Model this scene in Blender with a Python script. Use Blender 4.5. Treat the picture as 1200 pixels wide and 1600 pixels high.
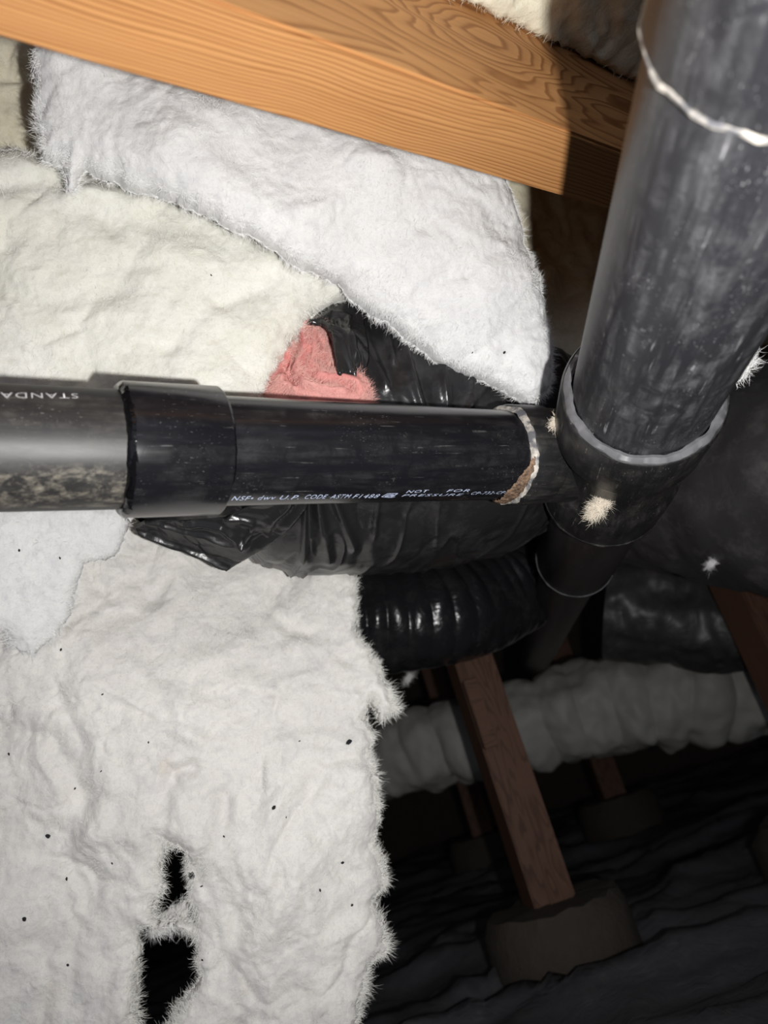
import bpy, bmesh, math, random
import numpy as np
from mathutils import Vector, Matrix
from mathutils.bvhtree import BVHTree

for o in list(bpy.data.objects): bpy.data.objects.remove(o)
S = bpy.context.scene
COL = S.collection
random.seed(7)

# ------------------------------------------------------------------ camera frame
F = 1150.0                                   # focal length in pixels of the 1200x1600 frame
nx, ny = 0.30, 0.954
TH = math.atan(426 / F)
UP = np.array([-nx * math.cos(TH), -ny * math.cos(TH), math.sin(TH)]); UP /= np.linalg.norm(UP)
YW = np.array([165., 395., 1150.]); YW -= UP * YW.dot(UP); YW /= np.linalg.norm(YW)
XW = np.cross(YW, UP)
B = np.array([XW, YW, UP])                   # rows: world axes seen from the camera
CAM = np.array([0, 0, 0.36])                 # camera stands 36 cm above the ground sheet

def W(p):
    """camera-frame metres (right, down, forward) -> world"""
    return np.asarray(p) @ B.T + CAM
def D(v):
    return np.asarray(v) @ B.T
def ray(x, y):
    return np.array([(x - 600) / F, (y - 800) / F, 1.0])
def at(x, y, z):
    return W(ray(x, y) * z)
def cam_of(pw):
    return (np.asarray(pw) - CAM) @ B
def px_of(pw):
    c = cam_of(pw)
    return 600 + F * c[..., 0] / c[..., 2], 800 + F * c[..., 1] / c[..., 2]

cd = bpy.data.cameras.new('camera')
cam = bpy.data.objects.new('camera', cd); COL.objects.link(cam)
cd.sensor_fit = 'VERTICAL'; cd.sensor_height = 36; cd.sensor_width = 27; cd.lens = 36 * F / 1600
r_, u_, b_ = D([1, 0, 0]), D([0, -1, 0]), D([0, 0, -1])
cam.matrix_world = Matrix(((r_[0], u_[0], b_[0], CAM[0]), (r_[1], u_[1], b_[1], CAM[1]), (r_[2], u_[2], b_[2], CAM[2]), (0, 0, 0, 1)))
cd.clip_start = 0.01
cd.dof.use_dof = True; cd.dof.focus_distance = 0.68; cd.dof.aperture_fstop = 5.5
S.camera = cam

wd = bpy.data.worlds.new('world'); S.world = wd; wd.use_nodes = True
wd.node_tree.nodes['Background'].inputs[0].default_value = (0.8, 0.85, 1, 1)
wd.node_tree.nodes['Background'].inputs[1].default_value = 0.4  # added fill light, entering through the unseen end left without a wall

def lamp(name, p, power, radius, aim, color=(1, 1, 1)):
    l = bpy.data.lights.new(name, 'SPOT'); l.energy = power; l.shadow_soft_size = radius; l.color = color
    l.spot_size = math.radians(135); l.spot_blend = 1.0
    o = bpy.data.objects.new(name, l); COL.objects.link(o)
    p = np.asarray(p); o.rotation_euler = Vector(D(ray(*aim) - p)).to_track_quat('-Z', 'Y').to_euler(); o.location = W(p)
    return o
lamp('flash_light', (0.085, 0.027, -0.01), 26.0, 0.007, (480, 700), (1.0, 0.985, 0.965))

S.view_settings.view_transform = 'Standard'; S.view_settings.look = 'None'
S.view_settings.gamma = 1; S.view_settings.use_curve_mapping = False
S.view_settings.exposure = 0.0

# ------------------------------------------------------------------ noise
_rng = np.random.RandomState(3)
_P = np.concatenate([_rng.permutation(512)] * 2)
_G = _rng.randn(512, 3); _G /= np.linalg.norm(_G, axis=1)[:, None]
def perlin(p):
    p = np.asarray(p, float)
    if p.shape[1] == 2: p = np.column_stack([p, np.full(len(p), 0.37)])
    i = np.floor(p).astype(int); f = p - i; i &= 511
    w = f * f * f * (f * (f * 6 - 15) + 10)
    out = 0
    for dx in (0, 1):
        wx = w[:, 0] if dx else 1 - w[:, 0]
        for dy in (0, 1):
            wy = w[:, 1] if dy else 1 - w[:, 1]
            for dz in (0, 1):
                wz = w[:, 2] if dz else 1 - w[:, 2]
                h = _P[(_P[(_P[(i[:, 0] + dx) & 511] + i[:, 1] + dy) & 511] + i[:, 2] + dz) & 511]
                g = _G[h]
                out = out + wx * wy * wz * (g[:, 0] * (f[:, 0] - dx) + g[:, 1] * (f[:, 1] - dy) + g[:, 2] * (f[:, 2] - dz))
    return out * 1.6
def fbm(p, o=4, g=0.5):
    a, s, t = 1.0, 1.0, 0
    for k in range(o):
        t = t + a * perlin(p * s + k * 17.3); a *= g; s *= 2.03
    return t

# ------------------------------------------------------------------ mesh helpers
def mesh_np(name, V, faces):
    """V (n,3) world coords; faces list of int arrays (m,3) or (m,4)"""
    me = bpy.data.meshes.new(name)
    me.vertices.add(len(V)); me.vertices.foreach_set('co', np.asarray(V, np.float32).ravel())
    idx = np.concatenate([f.ravel() for f in faces]).astype(np.int32)
    tot = np.concatenate([np.full(len(f), f.shape[1]) for f in faces]).astype(np.int32)
    st = np.concatenate([[0], np.cumsum(tot)[:-1]]).astype(np.int32)
    me.loops.add(len(idx)); me.loops.foreach_set('vertex_index', idx)
    me.polygons.add(len(tot)); me.polygons.foreach_set('loop_start', st)
    try: me.polygons.foreach_set('loop_total', tot)
    except Exception: pass
    me.polygons.foreach_set('use_smooth', np.ones(len(tot), bool))
    me.update(calc_edges=True); me.validate()
    return me
def link(name, me, mat, parent=None, mw=None):
    o = bpy.data.objects.new(name, me); COL.objects.link(o)
    if mat: me.materials.append(mat)
    if mw is not None: o.matrix_world = mw
    if parent: put(o, parent)
    return o
def put(o, parent):
    m = o.matrix_basis.copy()
    o.parent = parent
    base = parent.matrix_basis.copy()
    if parent.parent: base = parent.parent.matrix_basis @ parent.matrix_parent_inverse @ base if False else world_of(parent)
    o.matrix_parent_inverse = base.inverted(); o.matrix_basis = m
def world_of(o):
    if o.parent: return world_of(o.parent) @ o.matrix_parent_inverse @ o.matrix_basis
    return o.matrix_basis.copy()
def tag(o, label=None, cat=None, group=None, kind=None):
    if label: o['label'] = label
    if cat: o['category'] = cat
    if group: o['group'] = group
    if kind: o['kind'] = kind
    return o
def empty(name, loc):
    o = bpy.data.objects.new(name, None); COL.objects.link(o); o.location = loc; o.empty_display_size = 0.05
    return o
def frame_from_axis(p, d, hint=None):
    """matrix with local Z along d; local X points as near as possible to hint"""
    d = np.asarray(d) / np.linalg.norm(d)
    h = np.asarray(hint if hint is not None else (0, 0, 1.0))
    x = h - d * h.dot(d); x /= np.linalg.norm(x); y = np.cross(d, x)
    return Matrix(((x[0], y[0], d[0], p[0]), (x[1], y[1], d[1], p[1]), (x[2], y[2], d[2], p[2]), (0, 0, 0, 1)))
def lathe(name, prof, seg=96, wob=0.0, closed=False):
    """profile [(t, r)] about local Z"""
    prof = np.array(prof, float); n = len(prof)
    a = np.linspace(0, 2 * np.pi, seg, endpoint=False)
    V = np.stack([np.outer(prof[:, 1], np.cos(a)), np.outer(prof[:, 1], np.sin(a)), np.repeat(prof[:, :1], seg, 1)], -1).reshape(-1, 3)
    if wob:
        nn = fbm(V * 60 + 5, 3)
        V[:, :2] *= (1 + wob * nn / np.maximum(np.linalg.norm(V[:, :2], axis=1), 1e-4))[:, None]
        V[:, 2] += wob * fbm(V * 80 + 31, 3)
    i = np.arange(n - 1)[:, None] * seg + np.arange(seg)[None]
    j = np.arange(n - 1)[:, None] * seg + (np.arange(seg)[None] + 1) % seg
    fs = [np.stack([i, j, j + seg, i + seg], -1).reshape(-1, 4)]
    if closed:
        k = (n - 1) * seg; q = np.arange(seg)
        fs.append(np.stack([k + q, k + (q + 1) % seg, (q + 1) % seg, q], -1))
    return mesh_np(name, V, fs)
def smooth_angle(o, deg=35):
    me = o.data
    try: me.set_sharp_from_angle(angle=math.radians(deg))
    except Exception: pass
def box(name, lo, hi, bev=0.0):
    bm = bmesh.new(); bmesh.ops.create_cube(bm, size=1)
    lo, hi = Vector(lo), Vector(hi)
    for v in bm.verts: v.co = Vector([(lo[k] + hi[k]) / 2 + v.co[k] * (hi[k] - lo[k]) for k in range(3)])
    if bev: bmesh.ops.bevel(bm, geom=list(bm.edges), offset=bev, segments=2, affect='EDGES')
    me = bpy.data.meshes.new(name); bm.to_mesh(me); bm.free()
    return me

# ------------------------------------------------------------------ materials
class NT:
    def __init__(s, name):
        s.m = bpy.data.materials.new(name); s.m.use_nodes = True; s.t = s.m.node_tree
        s.b = s.t.nodes['Principled BSDF']; s.out = s.t.nodes['Material Output']
    def n(s, typ, **kw):
        nd = s.t.nodes.new('ShaderNode' + typ)
        for k, v in kw.items():
            if k.startswith('_'): setattr(nd, k[1:], v)
            else: s.set(nd.inputs[k.replace('__', ' ')] if not k.startswith('i') or not k[1:].isdigit() else nd.inputs[int(k[1:])], v)
        return nd
    def set(s, inp, v):
        if hasattr(v, 'is_linked') or isinstance(v, bpy.types.NodeSocket): s.t.links.new(v, inp)
        else: inp.default_value = v
    def coord(s, scale=(1, 1, 1), loc=(0, 0, 0)):
        tc = s.n('TexCoord'); mp = s.n('Mapping'); s.t.links.new(tc.outputs['Object'], mp.inputs[0])
        mp.inputs['Scale'].default_value = scale; mp.inputs['Location'].default_value = loc
        return mp.outputs[0]
    def noise(s, vec, scale, detail=4, rough=0.55, dist=0.0):
        nd = s.n('TexNoise', Vector=vec, Scale=scale, Detail=detail, Roughness=rough, Distortion=dist)
        return nd.outputs['Fac']
    def ramp(s, fac, stops):
        nd = s.n('ValToRGB', Fac=fac); cr = nd.color_ramp
        while len(cr.elements) < len(stops): cr.elements.new(0.5)
        for e, (p, c) in zip(cr.elements, stops):
            e.position = p; e.color = (c, c, c, 1) if isinstance(c, (int, float)) else (*c, 1)
        return nd.outputs[0]
    def mix(s, fac, a, b):
        nd = s.n('Mix', _data_type='RGBA')
        s.set(nd.inputs[0], fac)
        for k, v in ((6, a), (7, b)):
            s.set(nd.inputs[k], (*v, 1) if isinstance(v, tuple) and len(v) == 3 else v)
        return nd.outputs[2]
    def math(s, op, a, b=0.0, c=0.0):
        nd = s.n('Math', _operation=op); s.set(nd.inputs[0], a); s.set(nd.inputs[1], b); s.set(nd.inputs[2], c)
        return nd.outputs[0]
    def bump(s, h, strength, dist, normal=None):
        nd = s.n('Bump', Height=h, Strength=strength, Distance=dist)
        if normal is not None: s.t.links.new(normal, nd.inputs['Normal'])
        return nd.outputs[0]
    def to(s, **kw):
        for k, v in kw.items():
            k = k.replace('__', ' ')
            s.set(s.b.inputs[k], (*v, 1) if isinstance(v, tuple) and len(v) == 3 and k.endswith('Color') else v)
        return s.m

def fibre_mat(name, c1, c2, c3, sss=0.35, stain=None):
    t = NT(name); v = t.coord()
    big = t.noise(v, 9, 4, 0.6, 0.6); mid = t.noise(v, 45, 4, 0.6, 1.0)
    c = t.mix(t.ramp(big, [(0.38, 0), (0.66, 1)]), c1, c2)
    c = t.mix(t.ramp(mid, [(0.48, 0), (0.74, 0.8)]), c, c3)
    if stain:
        st = t.noise(t.coord(loc=(3.1, 1.7, 0.4)), 14, 3, 0.5, 0.4)
        c = t.mix(t.ramp(st, [(0.66, 0), (0.80, 0.55)]), c, stain)
    f1 = t.noise(v, 190, 4, 0.6, 2.6); f2 = t.noise(v, 700, 3, 0.65, 3.0); f3 = t.noise(v, 55, 3, 0.5, 1.2)
    c = t.mix(t.ramp(f1, [(0.50, 0), (0.78, 0.55)]), c, tuple(k * 0.82 for k in c3))
    c = t.mix(t.ramp(f2, [(0.55, 0), (0.80, 0.35)]), c, tuple(k * 0.80 for k in c3))
    nb = t.bump(f3, 0.30, 0.006); nb = t.bump(f1, 0.32, 0.0018, nb); nb = t.bump(f2, 0.45, 0.0006, nb)
    t.to(Base__Color=c, Roughness=0.95, Normal=nb)
    t.b.inputs['Specular IOR Level'].default_value = 0.12
    t.b.inputs['Subsurface Weight'].default_value = sss
    t.b.inputs['Subsurface Radius'].default_value = (1, 0.95, 0.85)
    t.b.inputs['Subsurface Scale'].default_value = 0.006
    return t.m
M = {}
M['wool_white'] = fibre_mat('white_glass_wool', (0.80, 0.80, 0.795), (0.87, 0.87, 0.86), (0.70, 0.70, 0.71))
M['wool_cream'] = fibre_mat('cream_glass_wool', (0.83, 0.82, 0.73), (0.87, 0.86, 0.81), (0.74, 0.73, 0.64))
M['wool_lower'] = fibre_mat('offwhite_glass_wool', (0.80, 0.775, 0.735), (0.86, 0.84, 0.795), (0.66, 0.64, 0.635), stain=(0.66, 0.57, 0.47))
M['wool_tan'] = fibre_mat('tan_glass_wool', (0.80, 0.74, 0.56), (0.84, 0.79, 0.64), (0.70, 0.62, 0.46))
M['wool_pink'] = fibre_mat('pink_glass_wool', (0.74, 0.31, 0.28), (0.81, 0.46, 0.41), (0.56, 0.15, 0.16), 0.2, (0.75, 0.5, 0.32))
def plain(name, c, rough=0.9, spec=0.2):
    t = NT(name); t.to(Base__Color=t.mix(t.noise(t.coord(), 40), c, tuple(k * 0.92 for k in c)), Roughness=rough)
    t.b.inputs['Specular IOR Level'].default_value = spec
    return t.m
M['fib_white'] = plain('white_fibre', (0.86, 0.86, 0.85)); M['fib_cream'] = plain('cream_fibre', (0.85, 0.84, 0.79))
M['fib_pink'] = plain('pink_fibre', (0.82, 0.46, 0.41)); M['fib_tan'] = plain('tan_fibre', (0.80, 0.75, 0.60))
M['lint'] = plain('beige_lint', (0.78, 0.70, 0.58)); M['speck'] = plain('dark_grit', (0.02, 0.02, 0.022), 0.7)
M['ink'] = plain('pale_print_ink', (0.62, 0.70, 0.92), 0.6); M['ink_grey'] = plain('grey_print_ink', (0.60, 0.60, 0.60), 0.6)

def abs_mat(name, base, rough, dust, scr=1.0, dustcol=(0.30, 0.29, 0.28), streak=(18, 18, 2.2), spot=0.60):
    t = NT(name)
    v = t.coord(); vs = t.coord(streak)
    sm = t.noise(vs, 6, 5, 0.65, 0.3)                      # long smears
    gr = t.noise(v, 55, 6, 0.7, 0.5)                       # grime blotches
    sc = t.noise(t.coord((260, 260, 12)), 1.5, 2, 0.5, 0.2)  # lengthwise scratches
    s2 = t.noise(t.coord((40, 900, 300)), 1.2, 2, 0.5, 0.4)
    dots = t.noise(v, 420, 2, 0.5)
    d1 = t.math('MULTIPLY', t.ramp(sm, [(0.42, 0), (0.78, 1)]), t.ramp(gr, [(0.40, 0.05), (0.72, 1)]))
    d1 = t.math('MULTIPLY', d1, dust)
    d2 = t.math('MULTIPLY', t.ramp(sc, [(0.66, 0), (0.72, 0.8)]), t.ramp(gr, [(0.47, 0), (0.60, 1)]))
    d3 = t.math('MULTIPLY', t.ramp(s2, [(0.66, 0), (0.72, 0.8)]), t.ramp(t.noise(v, 22, 3), [(0.5, 0), (0.60, 1)]))
    d4 = t.ramp(dots, [(0.74, 0), (0.79, 0.6)])
    pa = t.math('MULTIPLY', t.ramp(t.noise(v, 240, 6, 0.75), [(0.56, 0), (0.66, 0.8)]), t.ramp(t.noise(t.coord(loc=(0.3, 0.9, 0.5)), 19, 3, 0.6), [(0.60, 0), (0.72, 1)]))
    d4 = t.math('MAXIMUM', d4, pa)
    m = t.math('MAXIMUM', d1, t.math('MULTIPLY', t.math('MAXIMUM', d2, t.math('MAXIMUM', d3, d4)), 0.8 * scr))
    m = t.math('MINIMUM', m, 1.0)
    c = t.mix(m, base, dustcol)
    r = t.math('ADD', t.math('MULTIPLY', m, 0.35), t.math('ADD', rough, t.math('MULTIPLY', sm, 0.12)))
    nb = t.bump(gr, 0.08, 0.001); nb = t.bump(t.noise(v, 12, 2), 0.12, 0.004, nb)
    t.to(Base__Color=c, Roughness=r, Normal=nb)
    return t.m
M['abs_main'] = abs_mat('scuffed_black_abs', (0.024, 0.024, 0.028), 0.38, 0.60, 1.3, (0.34, 0.34, 0.35))
M['abs_tee'] = abs_mat('dusty_black_abs', (0.014, 0.014, 0.015), 0.30, 0.35, 1.0, (0.26, 0.24, 0.21))
M['abs_new'] = abs_mat('clean_black_abs', (0.008, 0.008, 0.010), 0.16, 0.12, 0.45)
M['abs_far'] = abs_mat('brownish_black_abs', (0.026, 0.020, 0.020), 0.34, 0.15, 0.4)
t = NT('grey_cement'); t.to(Base__Color=t.mix(t.noise(t.coord(), 70, 4), (0.07, 0.07, 0.075), (0.22, 0.22, 0.23)), Roughness=0.35); M['cement'] = t.m
t = NT('pale_cement'); t.to(Base__Color=t.mix(t.ramp(t.noise(t.coord(), 90, 4), [(0.4, 0), (0.6, 1)]), (0.10, 0.10, 0.11), (0.52, 0.48, 0.42)), Roughness=0.5); M['pale_cement'] = t.m
t = NT('rusty_residue'); n_ = t.noise(t.coord(), 160, 5, 0.7)
t.to(Base__Color=t.mix(t.ramp(n_, [(0.35, 0), (0.65, 1)]), (0.05, 0.03, 0.02), (0.30, 0.19, 0.12)), Roughness=0.7, Normal=t.bump(n_, 0.8, 0.002)); M['residue'] = t.m
t = NT('glossy_black_cement'); n_ = t.noise(t.coord(), 120, 3, 0.6)
t.to(Base__Color=(0.004, 0.004, 0.005), Roughness=0.12, Normal=t.bump(n_, 0.5, 0.002)); M['blackcement'] = t.m

def film_mat(name, base, rough, crinkle=0.5, dust=0.0):
    t = NT(name); v = t.coord()
    a = t.noise(t.coord((1, 1, 1)), 14, 3, 0.55, 1.2); b = t.noise(v, 50, 3, 0.55, 1.8); c = t.noise(v, 5, 2, 0.5, 0.5)
    ra = t.math('ABSOLUTE', t.math('SUBTRACT', a, 0.5)); rb = t.math('ABSOLUTE', t.math('SUBTRACT', b, 0.5))
    nb = t.bump(c, 0.3 * crinkle, 0.02); nb = t.bump(ra, 0.6 * crinkle, 0.012, nb); nb = t.bump(rb, 0.35 * crinkle, 0.003, nb)
    d = t.math('MULTIPLY', t.ramp(t.noise(v, 24, 6, 0.75), [(0.5, 0), (0.75, 1)]), dust)
    t.to(Base__Color=t.mix(d, base, (0.22, 0.21, 0.20)), Roughness=t.math('ADD', rough, t.math('MULTIPLY', d, 0.5)), Normal=nb)
    return t.m
M['film'] = film_mat('black_plastic_sleeve', (0.018, 0.018, 0.019), 0.30, 0.45, 0.14)
M['film_fold'] = film_mat('stretched_black_film', (0.022, 0.022, 0.023), 0.20, 0.3, 0.05)
M['film_far'] = film_mat('black_plastic_wrap', (0.014, 0.014, 0.016), 0.22, 0.8, 0.10)
M['film_big'] = film_mat('grey_black_plastic_wrap', (0.045, 0.043, 0.043), 0.42, 0.4, 0.25)
M['ground'] = film_mat('black_ground_plastic', (0.080, 0.080, 0.088), 0.45, 0.6, 0.25)
M['duct_white'] = film_mat('pale_duct_jacket', (0.33, 0.325, 0.30), 0.6, 0.4, 0.1)

def wood_mat(name, light, mid, dark, knot=None, rings=330.0, amp=0.030, nscale=(4.0, 7, 26)):
    """local x = length, y = thickness, z = height; growth rings are contours of one solid field"""
    t = NT(name); tc = t.n('TexCoord'); sx = t.n('SeparateXYZ'); t.t.links.new(tc.outputs['Object'], sx.inputs[0])
    X, Y, Z = sx.outputs
    nz = t.noise(t.coord(nscale), 1.0, 2, 0.5, 0.3)
    f = t.math('ADD', t.math('MULTIPLY', Y, 1.0), t.math('MULTIPLY', nz, amp))
    f = t.math('ADD', f, t.math('MULTIPLY', t.noise(t.coord((1.0, 4, 6)), 1.0, 1), 0.012))
    f = t.math('ADD', f, t.math('MULTIPLY', t.noise(t.coord((0.4, 55, 3)), 1.0, 2), 0.012))
    if knot:
        kx, kz, kr, ka = knot
        dx = t.math('MULTIPLY', t.math('SUBTRACT', X, kx), 1 / kr); dz = t.math('MULTIPLY', t.math('SUBTRACT', Z, kz), 1.5 / kr)
        d2 = t.math('ADD', t.math('MULTIPLY', dx, dx), t.math('MULTIPLY', dz, dz))
        f = t.math('ADD', f, t.math('MULTIPLY', t.math('EXPONENT', t.math('MULTIPLY', d2, -1.0)), ka))
    ring = t.math('FRACT', t.math('MULTIPLY', f, rings))
    band = t.ramp(ring, [(0.0, 0.05), (0.55, 0.30), (0.80, 1.0), (0.93, 0.75), (1.0, 0.05)])
    fine = t.noise(t.coord((6, 420, 420)), 1.0, 4, 0.7)
    blot = t.noise(t.coord((3, 12, 12)), 1.5, 4, 0.6)
    c = t.mix(blot, light, mid)
    c = t.mix(t.math('MULTIPLY', band, t.math('ADD', 0.32, t.math('MULTIPLY', t.noise(t.coord((2, 30, 9)), 1.5, 2), 1.0))), c, dark)
    c = t.mix(t.ramp(fine, [(0.45, 0), (0.8, 0.35)]), c, dark)
    h = t.math('ADD', t.math('MULTIPLY', band, -0.6), fine)
    t.to(Base__Color=c, Roughness=0.62, Normal=t.bump(h, 0.25, 0.0012))
    t.b.inputs['Specular IOR Level'].default_value = 0.3
    return t.m
M['wood_post'] = wood_mat('dark_timber', (0.15, 0.075, 0.045), (0.11, 0.055, 0.035), (0.06, 0.028, 0.018))
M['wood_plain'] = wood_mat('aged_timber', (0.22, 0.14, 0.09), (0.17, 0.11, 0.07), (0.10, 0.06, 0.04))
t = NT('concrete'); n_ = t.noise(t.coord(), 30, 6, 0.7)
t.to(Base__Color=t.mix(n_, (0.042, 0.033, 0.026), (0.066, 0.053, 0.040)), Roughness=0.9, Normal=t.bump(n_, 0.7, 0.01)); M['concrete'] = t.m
t = NT('plywood'); n_ = t.noise(t.coord((2, 20, 1)), 3, 5, 0.6)
t.to(Base__Color=t.mix(n_, (0.28, 0.20, 0.13), (0.36, 0.27, 0.18)), Roughness=0.8); M['ply'] = t.m

# ================================================================== the setting
FLOOR_R = 4.2
def ground():
    g = 260
    x = np.linspace(-3.0, 3.0, g); y = np.linspace(-1.0, 5.0, g)
    X, Y = np.meshgrid(x, y); P = np.column_stack([X.ravel(), Y.ravel()])
    w = P + 0.12 * np.column_stack([fbm(P * 1.5, 3), fbm(P * 1.5 + 9, 3)])
    Z = 0.03 * fbm(w * 1.3, 3) + 0.045 * (1 - np.abs(fbm(w * np.array([1.1, 3.0]) + 4, 2))) ** 4 + 0.016 * (1 - np.abs(fbm(w * np.array([2.5, 6.]) + 40, 2))) ** 5
    V = np.column_stack([P, Z - 0.035])
    i = (np.arange(g - 1)[:, None] * g + np.arange(g - 1)[None]).ravel()
    return mesh_np('floor', V, [np.stack([i, i + 1, i + g + 1, i + g], -1)])
o = link('floor', ground(), M['ground']); tag(o, 'wrinkled black plastic sheet covering the crawl space ground', kind='structure')

# joist geometry in the camera frame
DJ = np.array([1470., -156., 1150.]); DJ /= np.linalg.norm(DJ)
ZR = 0.62                                                    # depth of the joist where the pipe crosses it
def on_line(p0, d, x):
    """point of the line p0+t*d that projects to column x"""
    k = (x - 600) / F; tt = (k * p0[2] - p0[0]) / (d[0] - k * d[2])
    return p0 + tt * d
pl = ray(900, 313.8) * ZR                                    # lower (far) edge of the bottom face
wj = np.cross(DJ, UP); wj /= np.linalg.norm(wj)              # horizontal, across the joist
hj = np.cross(wj, DJ); hj = hj if hj.dot(UP) > 0 else -hj    # up, square to the joist
if wj[2] > 0: wj = -wj                                       # towards the camera
# thickness from the upper edge line y = .37(x-330)
best = min(np.linspace(0.03, 0.14, 500), key=lambda s: abs((800 + F * (on_line(pl + wj * s, DJ, 905))[1] / (on_line(pl + wj * s, DJ, 905))[2]) - 212))
TJ = best
print('joist thickness', TJ, 'height above ground', W(pl))
JB = W(pl)[2]
CEIL = 1.32
HJ = CEIL - JB - 0.06
def wallbox(name, lo, hi, mat, label):
    o = link(name, box(name, lo, hi), mat); tag(o, label, kind='structure'); return o
wallbox('ceiling', (-3, -1, CEIL), (3, 5, CEIL + 0.03), M['ply'], 'plywood subfloor above the joists')
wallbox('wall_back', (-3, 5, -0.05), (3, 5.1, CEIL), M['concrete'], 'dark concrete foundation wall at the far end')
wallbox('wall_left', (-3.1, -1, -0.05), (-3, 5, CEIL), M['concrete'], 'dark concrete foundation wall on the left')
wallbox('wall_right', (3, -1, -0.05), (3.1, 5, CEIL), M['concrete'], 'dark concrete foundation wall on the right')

# ------------------------------------------------------------------ joists
def joist(name, p_cam, length0, length1, thick, high, mat, label):
    """p_cam on the lower far edge; local x along, y towards the camera, z up"""
    x, y, z = D(DJ), D(wj), D(hj); p = W(p_cam)
    z = np.cross(x, y); s = 1.0
    if z.dot(D(hj)) < 0: y_, s = -y, -1.0; z = np.cross(x, y_); yy = y_
    else: yy = y
    mw = Matrix(((x[0], yy[0], z[0], p[0]), (x[1], yy[1], z[1], p[1]), (x[2], yy[2], z[2], p[2]), (0, 0, 0, 1)))
    lo, hi = (0, thick) if s > 0 else (-thick, 0)
    me = box(name, (length0, lo, 0), (length1, hi, high), 0.0022)
    o = link(name, me, mat, mw=mw); tag(o, label, 'joist'); return o, s
xk = on_line(pl + wj * TJ, DJ, 850); xk = (xk - pl).dot(DJ)
M['wood_joist'] = wood_mat('orange_fir', (0.56, 0.295, 0.120), (0.47, 0.22, 0.072), (0.21, 0.075, 0.020), knot=(xk - 0.015, 0.085, 0.085, 0.024))
jo, js = joist('floor_joist', pl, -0.75, 0.75, TJ, HJ, M['wood_joist'], 'orange-brown wooden floor joist running across the top, pipe shadow at its end')
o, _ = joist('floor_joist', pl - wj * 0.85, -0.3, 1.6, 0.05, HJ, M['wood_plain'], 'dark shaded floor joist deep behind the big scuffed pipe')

# ------------------------------------------------------------------ glass wool batts
def rbf(P, val, Q, eps=1e-9):
    d = np.linalg.norm(P[:, None] - P[None], axis=2); n = len(P)
    A = np.zeros((n + 3, n + 3)); A[:n, :n] = d + np.eye(n) * 0.01; A[:n, n] = 1; A[:n, n + 1:] = P; A[n:, :n] = A[:n, n:].T
    c = np.linalg.solve(A, np.concatenate([val, [0, 0, 0]]))
    out = np.zeros(len(Q))
    for k in range(n): out += c[k] * np.sqrt(((Q - P[k]) ** 2).sum(1) + 1e-4)
    return out + c[n] + Q @ c[n + 1:]
def seg_dist(Q, poly, closed=True):
    d2 = np.full(len(Q), 1e9); n = len(poly)
    for k in range(n if closed else n - 1):
        a, b = poly[k], poly[(k + 1) % n]; ab = b - a
        tt = np.clip(((Q - a) @ ab) / max(ab @ ab, 1e-12), 0, 1)
        e = Q - a - tt[:, None] * ab; d2 = np.minimum(d2, (e * e).sum(1))
    return np.sqrt(d2)
def inside(Q, poly):
    r = np.zeros(len(Q), bool); n = len(poly)
    for k in range(n):
        a, b = poly[k], poly[(k + 1) % n]
        c = (a[1] > Q[:, 1]) != (b[1] > Q[:, 1])
        with np.errstate(divide='ignore', invalid='ignore'):
            xx = (b[0] - a[0]) * (Q[:, 1] - a[1]) / (b[1] - a[1]) + a[0]
        r ^= c & (Q[:, 0] < xx)
    return r
BVH = {}
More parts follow.
